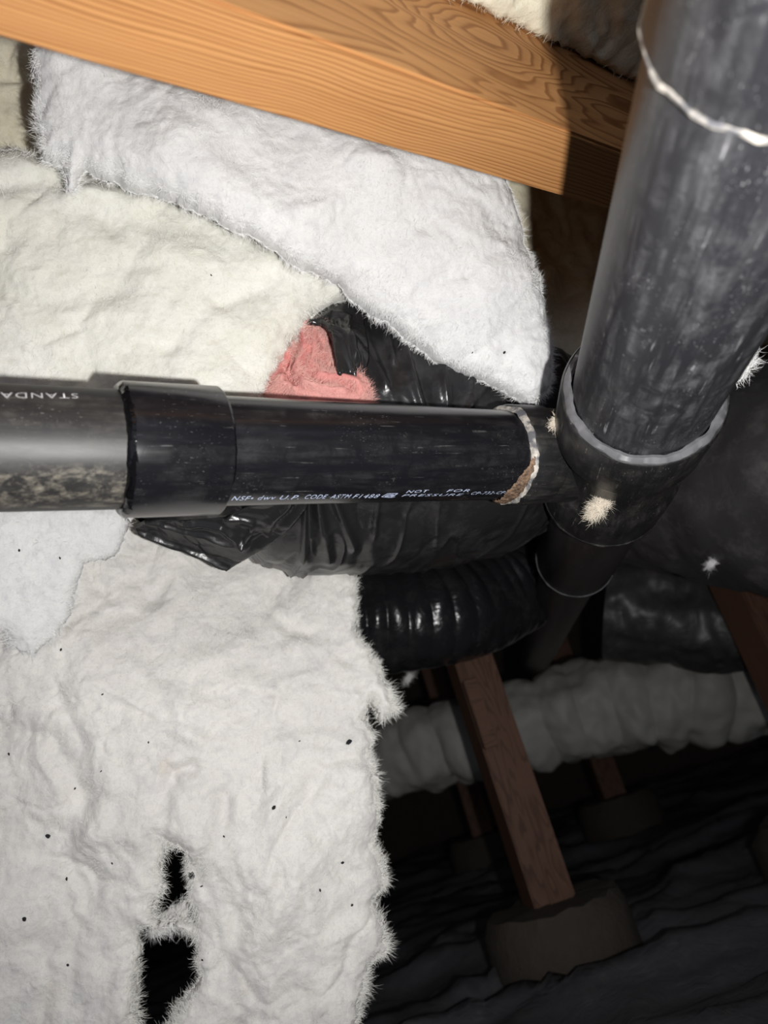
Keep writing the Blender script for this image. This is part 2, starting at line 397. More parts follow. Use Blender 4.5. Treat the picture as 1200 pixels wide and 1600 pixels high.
def batt(name, outline, ctrl, mat, step=0.0018, tf=0.03, tb=0.02, rr=0.03, lump=0.010, lf=9.0, crease=0.006, cf=14.0,
         fine=0.0007, edge=0.004, ef=70.0, folds=(), holes=(), seed=0, fib=None, nf=20000, flen=0.012, edge_fib=0.35, parent=None, label=None, cat='insulation', group=None, fw=0.00009, fsoft=1.5):
    C3 = np.array([ray(x, y) * z for x, y, z in ctrl]); c0 = C3.mean(0)
    nrm = np.linalg.svd(C3 - c0)[2][2]
    if nrm.dot(-c0) < 0: nrm = -nrm
    u = np.array([1., 0, 0]); u -= nrm * u.dot(nrm); u /= np.linalg.norm(u); v = np.cross(nrm, u)
    def to2(x, y):
        q = ray(x, y); q = q * (c0.dot(nrm) / q.dot(nrm)) - c0
        return np.array([q.dot(u), q.dot(v)])
    poly = np.array([to2(*p) for p in outline]); hp = [np.array([to2(*p) for p in h]) for h in holes]
    cp = np.column_stack([(C3 - c0) @ u, (C3 - c0) @ v]); cv = (C3 - c0) @ nrm
    lo, hi = poly.min(0) - 0.02, poly.max(0) + 0.02
    nu, nv = [int(math.ceil(k / step)) + 1 for k in hi - lo]
    gu, gv = np.meshgrid(lo[0] + step * np.arange(nu), lo[1] + step * np.arange(nv)); Q = np.column_stack([gu.ravel(), gv.ravel()])
    def sdf_(Q):
        s = seg_dist(Q, poly) * np.where(inside(Q, poly), 1, -1)
        for h in hp: s = np.minimum(s, seg_dist(Q, h) * np.where(inside(Q, h), -1, 1))
        return s
    s = sdf_(Q) + edge * fbm(Q * ef + seed * 3.1, 4, 0.6) + edge * 0.7 * fbm(Q * ef * 0.25 + seed, 2)
    ok = (s > 0).reshape(nv, nu)
    cell = ok[:-1, :-1] & ok[1:, :-1] & ok[:-1, 1:] & ok[1:, 1:]
    # drop lonely crumbs: keep cells with at least three neighbouring cells
    pad = np.pad(cell.astype(int), 1); nb_ = sum(pad[1 + a:pad.shape[0] - 1 + a, 1 + b:pad.shape[1] - 1 + b] for a in (-1, 0, 1) for b in (-1, 0, 1)) - cell
    cell &= nb_ >= 3
    cnt = np.zeros((nv, nu), int)
    for a in (0, 1):
        for b in (0, 1): cnt[a:a + nv - 1, b:b + nu - 1] += cell
    cnt = cnt.ravel(); used = cnt > 0; bnd = used & (cnt < 4)
    S2 = s.reshape(nv, nu); gy, gx = np.gradient(S2, step); g = np.column_stack([gx.ravel(), gy.ravel()]); gl = np.linalg.norm(g, axis=1)[:, None] + 1e-6; gn = g / gl
    mv = np.clip(s[:, None] / np.maximum(gl, 0.5), 0, step * 1.2) * gn
    Q = np.where(bnd[:, None], Q - mv, Q)
    idx = np.where(used)[0]; Qi = Q[idx]; si = np.maximum(s[idx], 0); bi = bnd[idx]
    dev = rbf(cp, cv, Qi)
    q = np.clip(si / rr, 0, 1); prof = np.sqrt(1 - (1 - q) ** 2); prof[bi] = 0
    Ps = Qi + seed * 7.7
    wq = Ps + 0.035 * np.column_stack([fbm(Ps * 7, 3), fbm(Ps * 7 + 31, 3)])
    cr = 1 - np.abs(fbm(wq * cf, 3)) * 1.4; cr = np.clip(cr, 0, 1) ** 4
    h = lump * fbm(wq * lf, 4, 0.45) + 0.16 * lump * fbm(wq * 38, 2) - crease * cr + fine * fbm(Ps * 190, 3, 0.65)
    for pts, amp, wid in folds:
        fp = np.array([to2(*p) for p in pts]); dd = seg_dist(Qi + 0.006 * np.column_stack([perlin(Ps * 30), perlin(Ps * 30 + 5)]), fp, False)
        h = h + amp * np.exp(-(dd / (wid * fsoft)) ** 2)
    fr = dev + prof * tf + np.minimum(prof + 0.15, 1) * h; ba = dev - prof * tb + 0.5 * prof * h
    fr[bi] = ba[bi] = (dev + 0.3 * h)[bi]
    V1 = c0 + Qi[:, :1] * u + Qi[:, 1:] * v + fr[:, None] * nrm
    keep = ~bi; V2 = (c0 + Qi[:, :1] * u + Qi[:, 1:] * v + ba[:, None] * nrm)[keep]
    m1 = np.full(nu * nv, -1); m1[idx] = np.arange(len(idx))
    m2 = m1.copy(); m2[idx[keep]] = len(idx) + np.arange(keep.sum())
    cy, cx = np.where(cell); k = cy * nu + cx
    qd = np.stack([k, k + 1, k + nu + 1, k + nu], -1)
    # v points so that u x v = nrm?  keep outward winding towards the camera
    f1 = m1[qd]; f2 = m2[qd][:, ::-1]
    # drop back quads identical to front ones
    same = (np.sort(f1, 1) == np.sort(f2, 1)).all(1); f2 = f2[~same]
    Vc = np.vstack([V1, V2]); Vw = W(Vc)
    o = link(name, mesh_np(name, Vw, [f1, f2]), mat, parent)
    if label: tag(o, label, cat if parent is None else None, group)
    BVH[o.name] = BVHTree.FromPolygons([tuple(p) for p in Vw[:len(V1)]], [tuple(int(z) for z in f) for f in f1])
    if fib and nf:
        rs = np.random.RandomState(seed + 11)
        nE = int(nf * edge_fib); near = np.where(si < 0.007)[0]
        pick = np.concatenate([rs.randint(0, len(idx), nf - nE), near[rs.randint(0, len(near), nE)]]); isE = np.arange(nf) >= nf - nE
        base = V1[pick] + (rs.rand(nf, 1) - 0.5) * step * u + (rs.rand(nf, 1) - 0.5) * step * v
        P2 = Qi[pick] + seed
        ang = 5.0 * fbm(P2 * 16, 2) + rs.randn(nf) * 0.7
        tang = np.cos(ang)[:, None] * u + np.sin(ang)[:, None] * v
        outw = -(gn[idx][pick][:, :1] * u + gn[idx][pick][:, 1:] * v)
        lift = np.abs(rs.randn(nf))[:, None]
        d = np.where(isE[:, None], outw * 0.75 + tang * 0.9 + rs.randn(nf, 3) * 0.45, tang + nrm * 0.09 * lift)
        d /= np.linalg.norm(d, axis=1)[:, None]
        L = flen * (0.35 + rs.rand(nf) ** 2 * 1.2) * np.where(isE, 0.55 + 0.9 * np.clip(perlin(P2 * 45 + 3) + 0.4, 0, 1.5), 1.0)
        c1 = rs.randn(nf, 3) * 0.5 + np.where(isE[:, None], 0, -nrm * 0.22); c2 = c1 + rs.randn(nf, 3) * 0.5
        nz_ = lambda a: a / np.linalg.norm(a, axis=1)[:, None]
        l3 = (L / 3)[:, None]
        p0 = base - 0.0006 * nrm; p1 = p0 + d * l3; p2 = p1 + nz_(d + c1) * l3; p3 = p2 + nz_(d + c2) * l3
        vw = -p0 / np.linalg.norm(p0, axis=1)[:, None]
        sd = np.cross(d, vw); sd /= np.linalg.norm(sd, axis=1)[:, None] + 1e-9; wv = (fw * (0.6 + rs.rand(nf)))[:, None]
        VV = np.stack([p0 - sd * wv, p0 + sd * wv, p1 - sd * wv, p1 + sd * wv, p2 - sd * wv * 0.8, p2 + sd * wv * 0.8, p3], 1).reshape(-1, 3)
        k = np.arange(nf)[:, None] * 7
        fo = link('loose_fibres', mesh_np('loose_fibres', W(VV), [k + np.array([[0, 1, 3, 2]]), k + np.array([[2, 3, 5, 4]]), k + np.array([[4, 5, 6]])]), fib, o)
        tag(fo, kind='stuff')
    return o
def hit(px, py, names):
    d = Vector(D(ray(px, py))).normalized(); best = None
    for n in names:
        loc, nn, _, dist = BVH[n].ray_cast(Vector(CAM), d)
        if loc is not None and (best is None or dist < best[2]): best = (loc, nn, dist)
    return best

batt_top = batt('insulation_batt', [(48, -40), (52, 120), (60, 235), (95, 250), (105, 300), (130, 262), (200, 300), (240, 318), (330, 352), (400, 385), (450, 412), (500, 432), (545, 458), (575, 480), (620, 512), (665, 545), (700, 570), (740, 588), (775, 607), (812, 632), (850, 618), (860, 575), (852, 500), (838, 430), (815, 370), (795, 310), (785, 262), (760, 200), (500, 60), (300, -20)],
    [(60, 60, 0.64), (60, 240, 0.66), (400, 120, 0.70), (400, 385, 0.68), (250, 250, 0.655), (800, 290, 0.79), (855, 580, 0.80), (560, 470, 0.735), (690, 565, 0.765), (812, 628, 0.775), (600, 300, 0.715), (740, 430, 0.755)],
    M['wool_white'], tf=0.030, tb=0.025, rr=0.030, lump=0.010, lf=8, crease=0.002, edge=0.0028, seed=1, fib=M['fib_white'], nf=60000, flen=0.008,
    folds=[([(600, 400), (700, 330), (745, 300)], -0.003, 0.006), ([(640, 470), (740, 420), (800, 400)], -0.003, 0.005), ([(720, 560), (790, 520), (850, 500)], -0.003, 0.005), ([(300, 240), (400, 190), (520, 190)], 0.006, 0.014), ([(540, 265), (570, 280)], 0.007, 0.014), ([(200, 120), (260, 130)], -0.006, 0.014)],
    label='bright white fibreglass batt hanging under the wooden joist, draped over the black duct')
batt_left = batt('insulation_batt', [(-430, 230), (-140, 240), (40, 250), (150, 275), (350, 330), (520, 410), (552, 452), (520, 468), (486, 492), (470, 520), (440, 565), (415, 615), (400, 680), (330, 730), (100, 745), (-140, 745), (-430, 745)],
    [(-420, 240, 0.69), (-420, 740, 0.68), (-120, 260, 0.70), (-100, 600, 0.69), (0, 450, 0.70), (300, 380, 0.745), (540, 452, 0.775), (430, 600, 0.725), (200, 600, 0.705), (200, 720, 0.70), (450, 500, 0.745)],
    M['wool_cream'], tf=0.028, tb=0.02, rr=0.03, lump=0.010, lf=8, crease=0.004, cf=7, edge=0.0022, seed=2, fib=M['fib_cream'], nf=54000, flen=0.009,
    folds=[([(20, 330), (90, 315), (170, 300), (210, 318)], -0.007, 0.007), ([(110, 330), (190, 380), (220, 405)], -0.005, 0.007), ([(215, 400), (330, 430), (440, 440)], 0.006, 0.012), ([(270, 560), (330, 500), (430, 450)], -0.005, 0.007), ([(0, 460), (80, 500), (200, 470)], -0.005, 0.008), ([(0, 370), (60, 365)], 0.006, 0.012), ([(130, 340), (200, 320), (240, 330)], 0.008, 0.012)],
    label='creamy fibreglass batt at upper left, behind the older branch pipe and beside the pink wool')
batt_low = batt('insulation_batt', [(-440, 690), (-140, 700), (420, 705), (540, 870), (556, 905), (563, 945), (556, 985), (588, 1035), (605, 1075), (620, 1110), (600, 1115), (590, 1125), (575, 1090), (565, 1120), (578, 1140), (572, 1180), (585, 1215), (590, 1280), (578, 1310), (598, 1340), (600, 1372), (580, 1400), (597, 1440), (600, 1475), (575, 1500), (560, 1550), (552, 1620), (545, 1680), (-140, 1690), (-450, 1680)],
    [(-430, 700, 0.78), (-440, 1670, 0.73), (-120, 720, 0.80), (200, 720, 0.87), (420, 760, 0.93), (200, 860, 0.87), (350, 880, 0.905), (500, 900, 0.915), (560, 950, 0.89), (0, 1000, 0.79), (300, 1100, 0.80), (600, 1110, 0.845), (0, 1350, 0.755), (400, 1350, 0.77), (590, 1400, 0.80), (0, 1620, 0.74), (300, 1640, 0.745), (550, 1620, 0.77)],
    M['wool_lower'], step=0.0017, tf=0.022, tb=0.02, rr=0.024, lump=0.015, lf=7, crease=0.005, cf=8, edge=0.0036, ef=60, seed=3, fib=M['fib_cream'], nf=130000, flen=0.009, edge_fib=0.35,
    holes=[[(264, 1306), (294, 1318), (303, 1360), (304, 1400), (312, 1436), (258, 1430), (242, 1414), (256, 1380), (255, 1340)], [(222, 1444), (262, 1436), (304, 1440), (314, 1490), (312, 1522), (292, 1556), (268, 1590), (240, 1630), (220, 1600), (220, 1510)]],
    folds=[([(260, 1250), (285, 1200), (300, 1190)], -0.010, 0.006), ([(275, 1310), (310, 1345), (345, 1300), (355, 1230)], -0.010, 0.006), ([(300, 1250), (315, 1300)], 0.010, 0.016), ([(355, 1480), (380, 1410), (430, 1370), (435, 1350)], -0.007, 0.006), ([(410, 1440), (430, 1380)], 0.008, 0.015),
           ([(360, 1500), (370, 1560), (380, 1620)], -0.005, 0.007), ([(480, 1220), (490, 1290), (540, 1350)], -0.006, 0.006), ([(430, 930), (420, 960), (480, 990)], -0.006, 0.006), ([(300, 1040), (380, 1010), (440, 960)], 0.006, 0.008),
           ([(0, 1140), (90, 1150), (140, 1240)], -0.008, 0.008), ([(60, 1320), (120, 1290), (150, 1240)], -0.005, 0.008), ([(170, 980), (220, 960), (260, 900)], -0.006, 0.008), ([(280, 880), (260, 960)], 0.007, 0.012), ([(490, 1250), (570, 1200)], 0.005, 0.01), ([(120, 1440), (125, 1560)], -0.004, 0.007), ([(270, 1560), (240, 1620)], 0.006, 0.012)],
    label='large torn off-white fibreglass batt hanging below the branch pipe with two ragged holes')
batt_flap = batt('insulation_flap', [(-140, 760), (190, 790), (205, 815), (180, 870), (130, 880), (118, 930), (110, 960), (70, 1010), (55, 1022), (30, 1018), (10, 990), (-60, 965), (-140, 940), (-240, 950), (-300, 900), (-310, 770)],
    [(-120, 780, 0.75), (180, 810, 0.79), (40, 1010, 0.77), (-120, 930, 0.745), (100, 900, 0.775)],
    M['wool_white'], tf=0.018, tb=0.012, rr=0.02, lump=0.008, crease=0.002, edge=0.002, seed=4, fib=M['fib_white'], nf=16000,
    label='pale fibreglass flap hanging in a rounded point under the older branch pipe', cat='insulation')
batt_plug = batt('insulation_tuft', [(238, 1440), (262, 1420), (290, 1404), (296, 1420), (300, 1448), (282, 1455), (268, 1448), (262, 1460), (246, 1456), (232, 1452)],
    [(240, 1450, 0.78), (295, 1440, 0.775), (270, 1410, 0.775), (268, 1450, 0.785)], M['wool_lower'], step=0.0008, tf=0.006, tb=0.005, rr=0.008, lump=0.002, crease=0.001, edge=0.002, ef=160, seed=5, fib=M['fib_white'], nf=1500, flen=0.012,
    label='small fibrous tuft bridging the two holes of the lower batt')
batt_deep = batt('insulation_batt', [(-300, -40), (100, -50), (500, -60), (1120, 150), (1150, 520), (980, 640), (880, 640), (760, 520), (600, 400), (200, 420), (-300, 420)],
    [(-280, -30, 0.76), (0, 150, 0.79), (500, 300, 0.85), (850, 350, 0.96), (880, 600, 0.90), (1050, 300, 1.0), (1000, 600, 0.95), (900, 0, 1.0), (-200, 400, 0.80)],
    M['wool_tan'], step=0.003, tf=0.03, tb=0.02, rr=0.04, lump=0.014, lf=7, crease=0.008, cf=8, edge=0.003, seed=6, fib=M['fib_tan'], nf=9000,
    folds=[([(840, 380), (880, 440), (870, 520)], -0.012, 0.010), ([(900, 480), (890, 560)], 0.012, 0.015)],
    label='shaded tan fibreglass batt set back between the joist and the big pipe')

# wool pressed into the near bay above the joist
def bay_wool():
    p0 = on_line(pl + wj * TJ, DJ, 905)
    a = [on_line(p0, DJ, x) for x in (500, 1150)]
    return a
nb = bay_wool()
cs = []
for p in nb:
    for k in (0.0, 0.13, 0.26):
        cs.append(p + hj * 0.118 + wj * (0.006 + k))
ctrl = [(600 + F * c[0] / c[2], 800 + F * c[1] / c[2], c[2]) for c in cs]
ol = []
for p, k in ((nb[0], 0.0), (nb[1], 0.0), (nb[1], 0.26), (nb[0], 0.20)):
    c = p + hj * 0.118 + wj * (0.001 + k); ol.append((600 + F * c[0] / c[2], 800 + F * c[1] / c[2]))
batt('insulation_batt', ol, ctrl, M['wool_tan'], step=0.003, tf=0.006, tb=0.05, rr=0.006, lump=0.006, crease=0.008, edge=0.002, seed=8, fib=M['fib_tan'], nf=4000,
     label='brownish shaded wool tucked above the joist beside the big pipe top')

# ------------------------------------------------------------------ drain pipes (glued together: one thing)
AXM = np.array([0.1486, 0.336, 1.0]); LM = np.linalg.norm(AXM)
def pm(z): return np.array([0.1776, -0.176, 0.368]) + AXM * (z - 0.368)
drain = empty('drain_pipe', W(pm(0.7)))
tag(drain, 'glued black plastic drain pipe assembly with tee, branch and couplings', 'pipe')
MWM = frame_from_axis(W(pm(0.70)), D(AXM), D([-0.3, 0, -1]))
def zz(z): return (z - 0.70) * LM
def mpart(name, prof, mat, parent, label=None, wob=0.0, closed=True, seg=128):
    o = link(name, lathe(name, [(zz(a), r) for a, r in prof], seg, wob, closed), mat, parent, MWM); smooth_angle(o, 40)
    if label: tag(o, label)
    return o
RM = 0.057
mp_ = mpart('main_pipe', [(0.10, RM), (0.61, RM), (0.61, RM - 0.006), (0.10, RM - 0.006)], M['abs_main'], drain, 'wide scuffed black main pipe')
cp_ = mpart('coupling', [(0.12, RM + 0.0005), (0.12, RM + 0.0035), (0.297, RM + 0.0035), (0.30, RM + 0.002), (0.30, RM + 0.0005)], M['abs_main'], drain, 'near coupling sleeve with chipped rim')
mpart('cement_bead', [(0.2985, RM + 0.0034), (0.2992, RM + 0.0042), (0.3006, RM + 0.0042), (0.302, RM + 0.001), (0.300, RM + 0.001)], M['pale_cement'], cp_, 'pale chipped cement bead', wob=0.0012, seg=300)
# tee
tee = mpart('tee_fitting', [(0.600, 0.0585), (0.600, 0.0655), (0.6025, 0.0668), (0.66, 0.0668), (0.668, 0.064), (0.675, 0.0615), (0.735, 0.0615), (0.742, 0.064), (0.748, 0.0662), (0.812, 0.0662), (0.815, 0.065), (0.815, 0.0575)], M['abs_tee'], drain, 'dusty black tee fitting')
mpart('cement_bead', [(0.5965, RM + 0.0005), (0.5955, RM + 0.003), (0.5985, RM + 0.0068), (0.6015, RM + 0.0075), (0.602, RM + 0.001)], M['cement'], tee, 'smeared grey cement ring', wob=0.0013, seg=300)
mpart('cement_bead', [(0.8145, 0.0585), (0.8135, 0.0668), (0.8165, 0.0668), (0.8185, 0.0590)], M['abs_tee'], tee, 'chipped lower hub rim', wob=0.0010, seg=300)
lo_ = mpart('main_pipe', [(0.80, 0.0572), (1.10, 0.0572), (1.1025, 0.056), (1.1025, 0.046), (0.80, 0.046)], M['abs_far'], drain, 'brownish black pipe sleeve below the tee')
mpart('cement_bead', [(1.1005, 0.0555), (1.1, 0.0580), (1.1035, 0.0578), (1.104, 0.0555)], M['cement'], lo_, 'thin pale sleeve rim', wob=0.0006, seg=300)
mpart('main_pipe', [(1.09, 0.046), (2.6, 0.046), (2.6, 0.040), (1.09, 0.040)], M['abs_far'], drain, 'narrower dark pipe running away')
# branch
PL0, PL1 = ray(0, 700) * 0.49, ray(780, 711) * 0.69
DL = (PL1 - PL0); LL = np.linalg.norm(DL); DL /= LL
MWL = frame_from_axis(W(PL0), D(DL), D([0, 0, -1]))
MWLi = MWL.inverted()
RL = 0.042
def tx(x):
    """distance along the branch axis for image column x"""
    return (on_line(PL0, DL, x) - PL0).dot(DL)
def lpart(name, prof, mat, parent, label=None, wob=0.0, seg=128):
    o = link(name, lathe(name, prof, seg, wob, True), mat, parent, MWL); smooth_angle(o, 40)
    if label: tag(o, label)
    return o
tH = tx(788); tE = (pm(0.745) - PL0).dot(DL) - 0.056
branch = lpart('branch_pipe', [(tx(280), RL), (tH + 0.03, RL), (tH + 0.03, RL - 0.005), (tx(280), RL - 0.005)], M['abs_new'], drain, 'clean black branch pipe with printed line')
def grime_mat(px_, py_):
    m = abs_mat('weathered_black_abs', (0.022, 0.021, 0.021), 0.42, 0.35, 0.8, (0.30, 0.28, 0.24))
    t = NT.__new__(NT); t.m = m; t.t = m.node_tree; t.b = t.t.nodes['Principled BSDF']
    _, a = cyl_hit(px_, py_, RL)
    tc = t.n('TexCoord'); vm = t.n('VectorMath', _operation='DOT_PRODUCT'); t.t.links.new(tc.outputs['Object'], vm.inputs[0]); vm.inputs[1].default_value = (math.cos(a) / RL, math.sin(a) / RL, 0)
    side = t.ramp(vm.outputs['Value'], [(0.86, 0), (0.97, 1)])
    bl = t.ramp(t.noise(t.coord((1, 1, 0.6)), 130, 8, 0.75, 0.3), [(0.48, 0), (0.70, 0.55)])
    k = t.math('MULTIPLY', side, bl)
    src = t.b.inputs['Base Color'].links[0].from_socket
    t.t.links.new(t.mix(k, src, (0.40, 0.36, 0.29)), t.b.inputs['Base Color'])
    return m
def cyl_hit(px, py, R):
    o_ = MWLi @ Vector(CAM); d_ = (MWLi.to_3x3() @ Vector(D(ray(px, py)))).normalized()
    a = d_.x ** 2 + d_.y ** 2; b = 2 * (o_.x * d_.x + o_.y * d_.y); c = o_.x ** 2 + o_.y ** 2 - R * R
    q = max(b * b - 4 * a * c, 0)
    tt = (-b - math.sqrt(q)) / (2 * a); p = o_ + d_ * tt
    return p.z, math.atan2(p.y, p.x)
M['abs_old'] = grime_mat(90, 768)
old = lpart('branch_pipe', [(tx(-900), RL + 0.0008), (tx(275), RL + 0.0008), (tx(275), RL - 0.005), (tx(-900), RL - 0.005)], M['abs_old'], drain, 'older weathered branch pipe')
t0, t1 = tx(190), tx(338)
cpl = lpart('coupling', [(t0, RL + 0.001), (t0, RL + 0.0055), (t0 + 0.0015, RL + 0.007), (t1 - 0.0015, RL + 0.007), (t1, RL + 0.0058), (t1, RL + 0.0002)], M['abs_new'], drain, 'smooth black coupling sleeve')
lpart('cement_ring', [(t0 - 0.0035, RL + 0.0008), (t0 - 0.003, RL + 0.004), (t0 - 0.0005, RL + 0.0066), (t0 + 0.002, RL + 0.0070), (t0 + 0.003, RL + 0.001)], M['blackcement'], cpl, 'glossy black cement oozing at the coupling end', wob=0.0009, seg=256)
lpart('cement_ring', [(t1 - 0.002, RL + 0.0003), (t1 - 0.001, RL + 0.003), (t1 + 0.0025, RL + 0.0012), (t1 + 0.003, RL + 0.0002)], M['blackcement'], cpl, wob=0.0009, seg=256)
hub = lpart('branch_hub', [(tH, RL + 0.0003), (tH, RL + 0.0045), (tH + 0.002, RL + 0.0058), (tH + 0.036, RL + 0.0058), (tH + 0.0385, RL + 0.0045), (tH + 0.041, RL + 0.004), (tE, RL + 0.004), (tE, RL - 0.004)], M['abs_tee'], tee)
lpart('cement_ring', [(tH - 0.004, RL + 0.0002), (tH - 0.003, RL + 0.0020), (tH, RL + 0.0046), (tH + 0.002, RL + 0.0050), (tH + 0.002, RL + 0.0005)], M['pale_cement'], hub, 'crusty white cement around the branch joint', wob=0.0012, seg=256)
# brown residue along the lower side of the joint: an arc of crust
zt, at_ = cyl_hit(800, 655, RL); zb, ab_ = cyl_hit(790, 772, RL)
dirn = 1 if ab_ > at_ else -1
def crust_mesh():
    n, m = 120, 12; V = []
    A0 = at_ + (ab_ - at_) * 0.45; A1 = ab_ + dirn * math.radians(55)
    for k in range(n):
        f = k / (n - 1); a = A0 + (A1 - A0) * f
        w = 0.020 * math.sin(math.pi * min(1, f * 0.9 + 0.05)) ** 1.2 + 0.001
        for j in range(m):
            g = j / (m - 1); th = 0.0042 * math.sin(math.pi * min(g * 0.93 + 0.07, 1)) ** 0.6
            V.append((a, tH + 0.003 - w * (1 - g), RL - 0.0004 + th))
    V = np.array(V); nn = fbm(np.column_stack([V[:, 0] * 4, V[:, 1] * 160]), 4, 0.6)
    V[:, 1] += 0.002 * nn * np.tile(1 - np.arange(m) / (m - 1), n); V[:, 2] += 0.0012 * fbm(np.column_stack([V[:, 0] * 12, V[:, 1] * 420]), 3)
    P = np.column_stack([V[:, 2] * np.cos(V[:, 0]), V[:, 2] * np.sin(V[:, 0]), V[:, 1]])
    i = (np.arange(n - 1)[:, None] * m + np.arange(m - 1)[None]).ravel()
    return mesh_np('residue', P, [np.stack([i, i + 1, i + m + 1, i + m], -1)])
o = link('residue_crust', crust_mesh(), M['residue'], hub, MWL); tag(o, 'rusty brown residue crust under the joint')

# printed lettering, wrapped on the pipe wall
def wrap_text(txt, x0, x1, y0, y1, hgt, R, mat, parent, flip=False, shear=0.0):
    """lettering between the pixel ends (x0,y0) and (x1,y1) of its baseline; hgt = letter height in metres"""
    cu = bpy.data.curves.new('lettering', 'FONT'); cu.body = txt; cu.size = 1.0; cu.resolution_u = 3; cu.shear = shear; cu.offset = -0.006; cu.space_character = 1.15
    to = bpy.data.objects.new('lettering', cu); COL.objects.link(to)
    me = bpy.data.meshes.new_from_object(to.evaluated_get(bpy.context.evaluated_depsgraph_get()))
    bpy.data.objects.remove(to); bpy.data.curves.remove(cu)
    wrap_mesh(me, x0, x1, y0, y1, hgt, R, mat, parent, flip, 0.72)
def wrap_mesh(me, x0, x1, y0, y1, hgt, R, mat, parent, flip, cap):
    co = np.array([v.co for v in me.vertices]); xs = co[:, 0]
    lo, hi = xs.min(), xs.max()
    za, aa = cyl_hit(x0, y0, R); zb_, ab2 = cyl_hit(x1, y1, R)
    f = (xs - lo) / (hi - lo); z = za + (zb_ - za) * f; a = aa + (ab2 - aa) * f
    updir = -dirn if not flip else dirn
    a = a + updir * (co[:, 1] / cap) * hgt / R
    rr = R + 0.00025
    for v, Z_, A_ in zip(me.vertices, z, a): v.co = (rr * math.cos(A_), rr * math.sin(A_), Z_)
    me.name = 'printed_lettering'
    o = link('printed_lettering', me, mat, parent, MWL)
    return o
bpy.context.view_layer.update()
H1 = 0.0062
for txt, x0, x1, y0, y1, h in [('E', 345, 352, 782, 782, H1), ('NSF•', 361, 394, 781.5, 781, H1), ('dwv', 402, 429, 780.5, 780, H1), ('U.P.', 436, 466, 780, 779.5, H1), ('CODE', 475, 509, 779, 778.5, H1), ('ASTM', 515, 546, 778.5, 778, H1), ('F1488', 550, 590, 778, 777.5, H1),
                               ('NOT', 634, 668, 770, 769, 0.0036), ('FOR', 697, 732, 768.5, 768, 0.0036), ('PRESSURE', 627, 722, 775.5, 774, 0.0036), ('CP-732-CPS', 735, 792, 772.5, 771, 0.0044)]:
    wrap_text(txt, x0, x1, y0, y1, h, RL, M['ink'], branch, shear=0.25)
wrap_text('STANDARD', 121, -44, 615.5, 613, 0.0062, RL + 0.0008, M['ink_grey'], old, flip=True)
def stroke_mesh(polys, w):
    bm = bmesh.new()
    for pl_ in polys:
        for (ax, ay), (bx_, by_) in zip(pl_[:-1], pl_[1:]):
            dx, dy = bx_ - ax, by_ - ay; l = math.hypot(dx, dy); px_, py_ = -dy / l * w / 2, dx / l * w / 2
            bm.faces.new([bm.verts.new(c) for c in ((ax + px_, ay + py_, 0), (bx_ + px_, by_ + py_, 0), (bx_ - px_, by_ - py_, 0), (ax - px_, ay - py_, 0))])
    me = bpy.data.meshes.new('mark'); bm.to_mesh(me); bm.free(); return me
mk = stroke_mesh([[(0, 0.25), (0.3, 1), (1.1, 1), (0.8, 0), (0, 0.25)], [(0.25, 0.3), (0.45, 0.8), (0.85, 0.7), (0.7, 0.25), (0.25, 0.3)], [(0.4, 0.35), (0.75, 0.7)], [(0.8, 0), (1.0, 0.15), (1.1, 0.2)]], 0.09)
wrap_mesh(mk, 594, 617, 777.5, 777, 0.0066, RL, M['ink'], branch, False, 1.0)

# ------------------------------------------------------------------ black sleeved ducts
def path_tube(pts, ns, seg, fn=None, name='sleeve'):
    """pts: (px, py, depth, radius_px); circular sections square to the path, returns V grid (ns,seg,3) in camera frame"""
    C = np.array([ray(x, y) * z for x, y, z, r in pts]); R = np.array([r * z / F for x, y, z, r in pts])
    n = len(pts); tt = np.linspace(0, n - 1, ns)
    def cr(A):
        Ap = np.vstack([2 * A[0] - A[1], A, 2 * A[-1] - A[-2]]) if A.ndim > 1 else np.concatenate([[2 * A[0] - A[1]], A, [2 * A[-1] - A[-2]]])
        i = np.minimum(tt.astype(int), n - 2); f = tt - i
        if A.ndim > 1: f = f[:, None]
        a, b, c, d = Ap[i], Ap[i + 1], Ap[i + 2], Ap[i + 3]
        return 0.5 * (2 * b + (c - a) * f + (2 * a - 5 * b + 4 * c - d) * f * f + (-a + 3 * b - 3 * c + d) * f ** 3)
    P, Rr = cr(C), cr(R); T = np.gradient(P, axis=0); T /= np.linalg.norm(T, axis=1)[:, None]
    up = np.array([0, -1., 0]); N = up - T * (T @ up)[:, None]; N /= np.linalg.norm(N, axis=1)[:, None]; Bn = np.cross(T, N)
    a = np.linspace(0, 2 * np.pi, seg, endpoint=False)      # 0 = up in the picture
    arc = np.concatenate([[0], np.cumsum(np.linalg.norm(np.diff(P, axis=0), axis=1))])
    AA, SS = np.meshgrid(a, arc)
    h = fn(SS, AA, Rr[:, None] + 0 * AA, np.column_stack([SS.ravel() * 1.0, (np.cos(AA) * Rr[:, None]).ravel(), (np.sin(AA) * Rr[:, None]).ravel()])) if fn else 0
    rad = Rr[:, None] + h
    V = P[:, None] + rad[..., None] * (np.cos(AA)[..., None] * N[:, None] + np.sin(AA)[..., None] * Bn[:, None])
    return V, arc
def grid_faces(ns, seg, mask=None):
    i = np.arange(ns - 1)[:, None] * seg + np.arange(seg)[None]; j = np.arange(ns - 1)[:, None] * seg + (np.arange(seg)[None] + 1) % seg
    f = np.stack([i, j, j + seg, i + seg], -1).reshape(-1, 4)
    return f if mask is None else f[mask.ravel()]

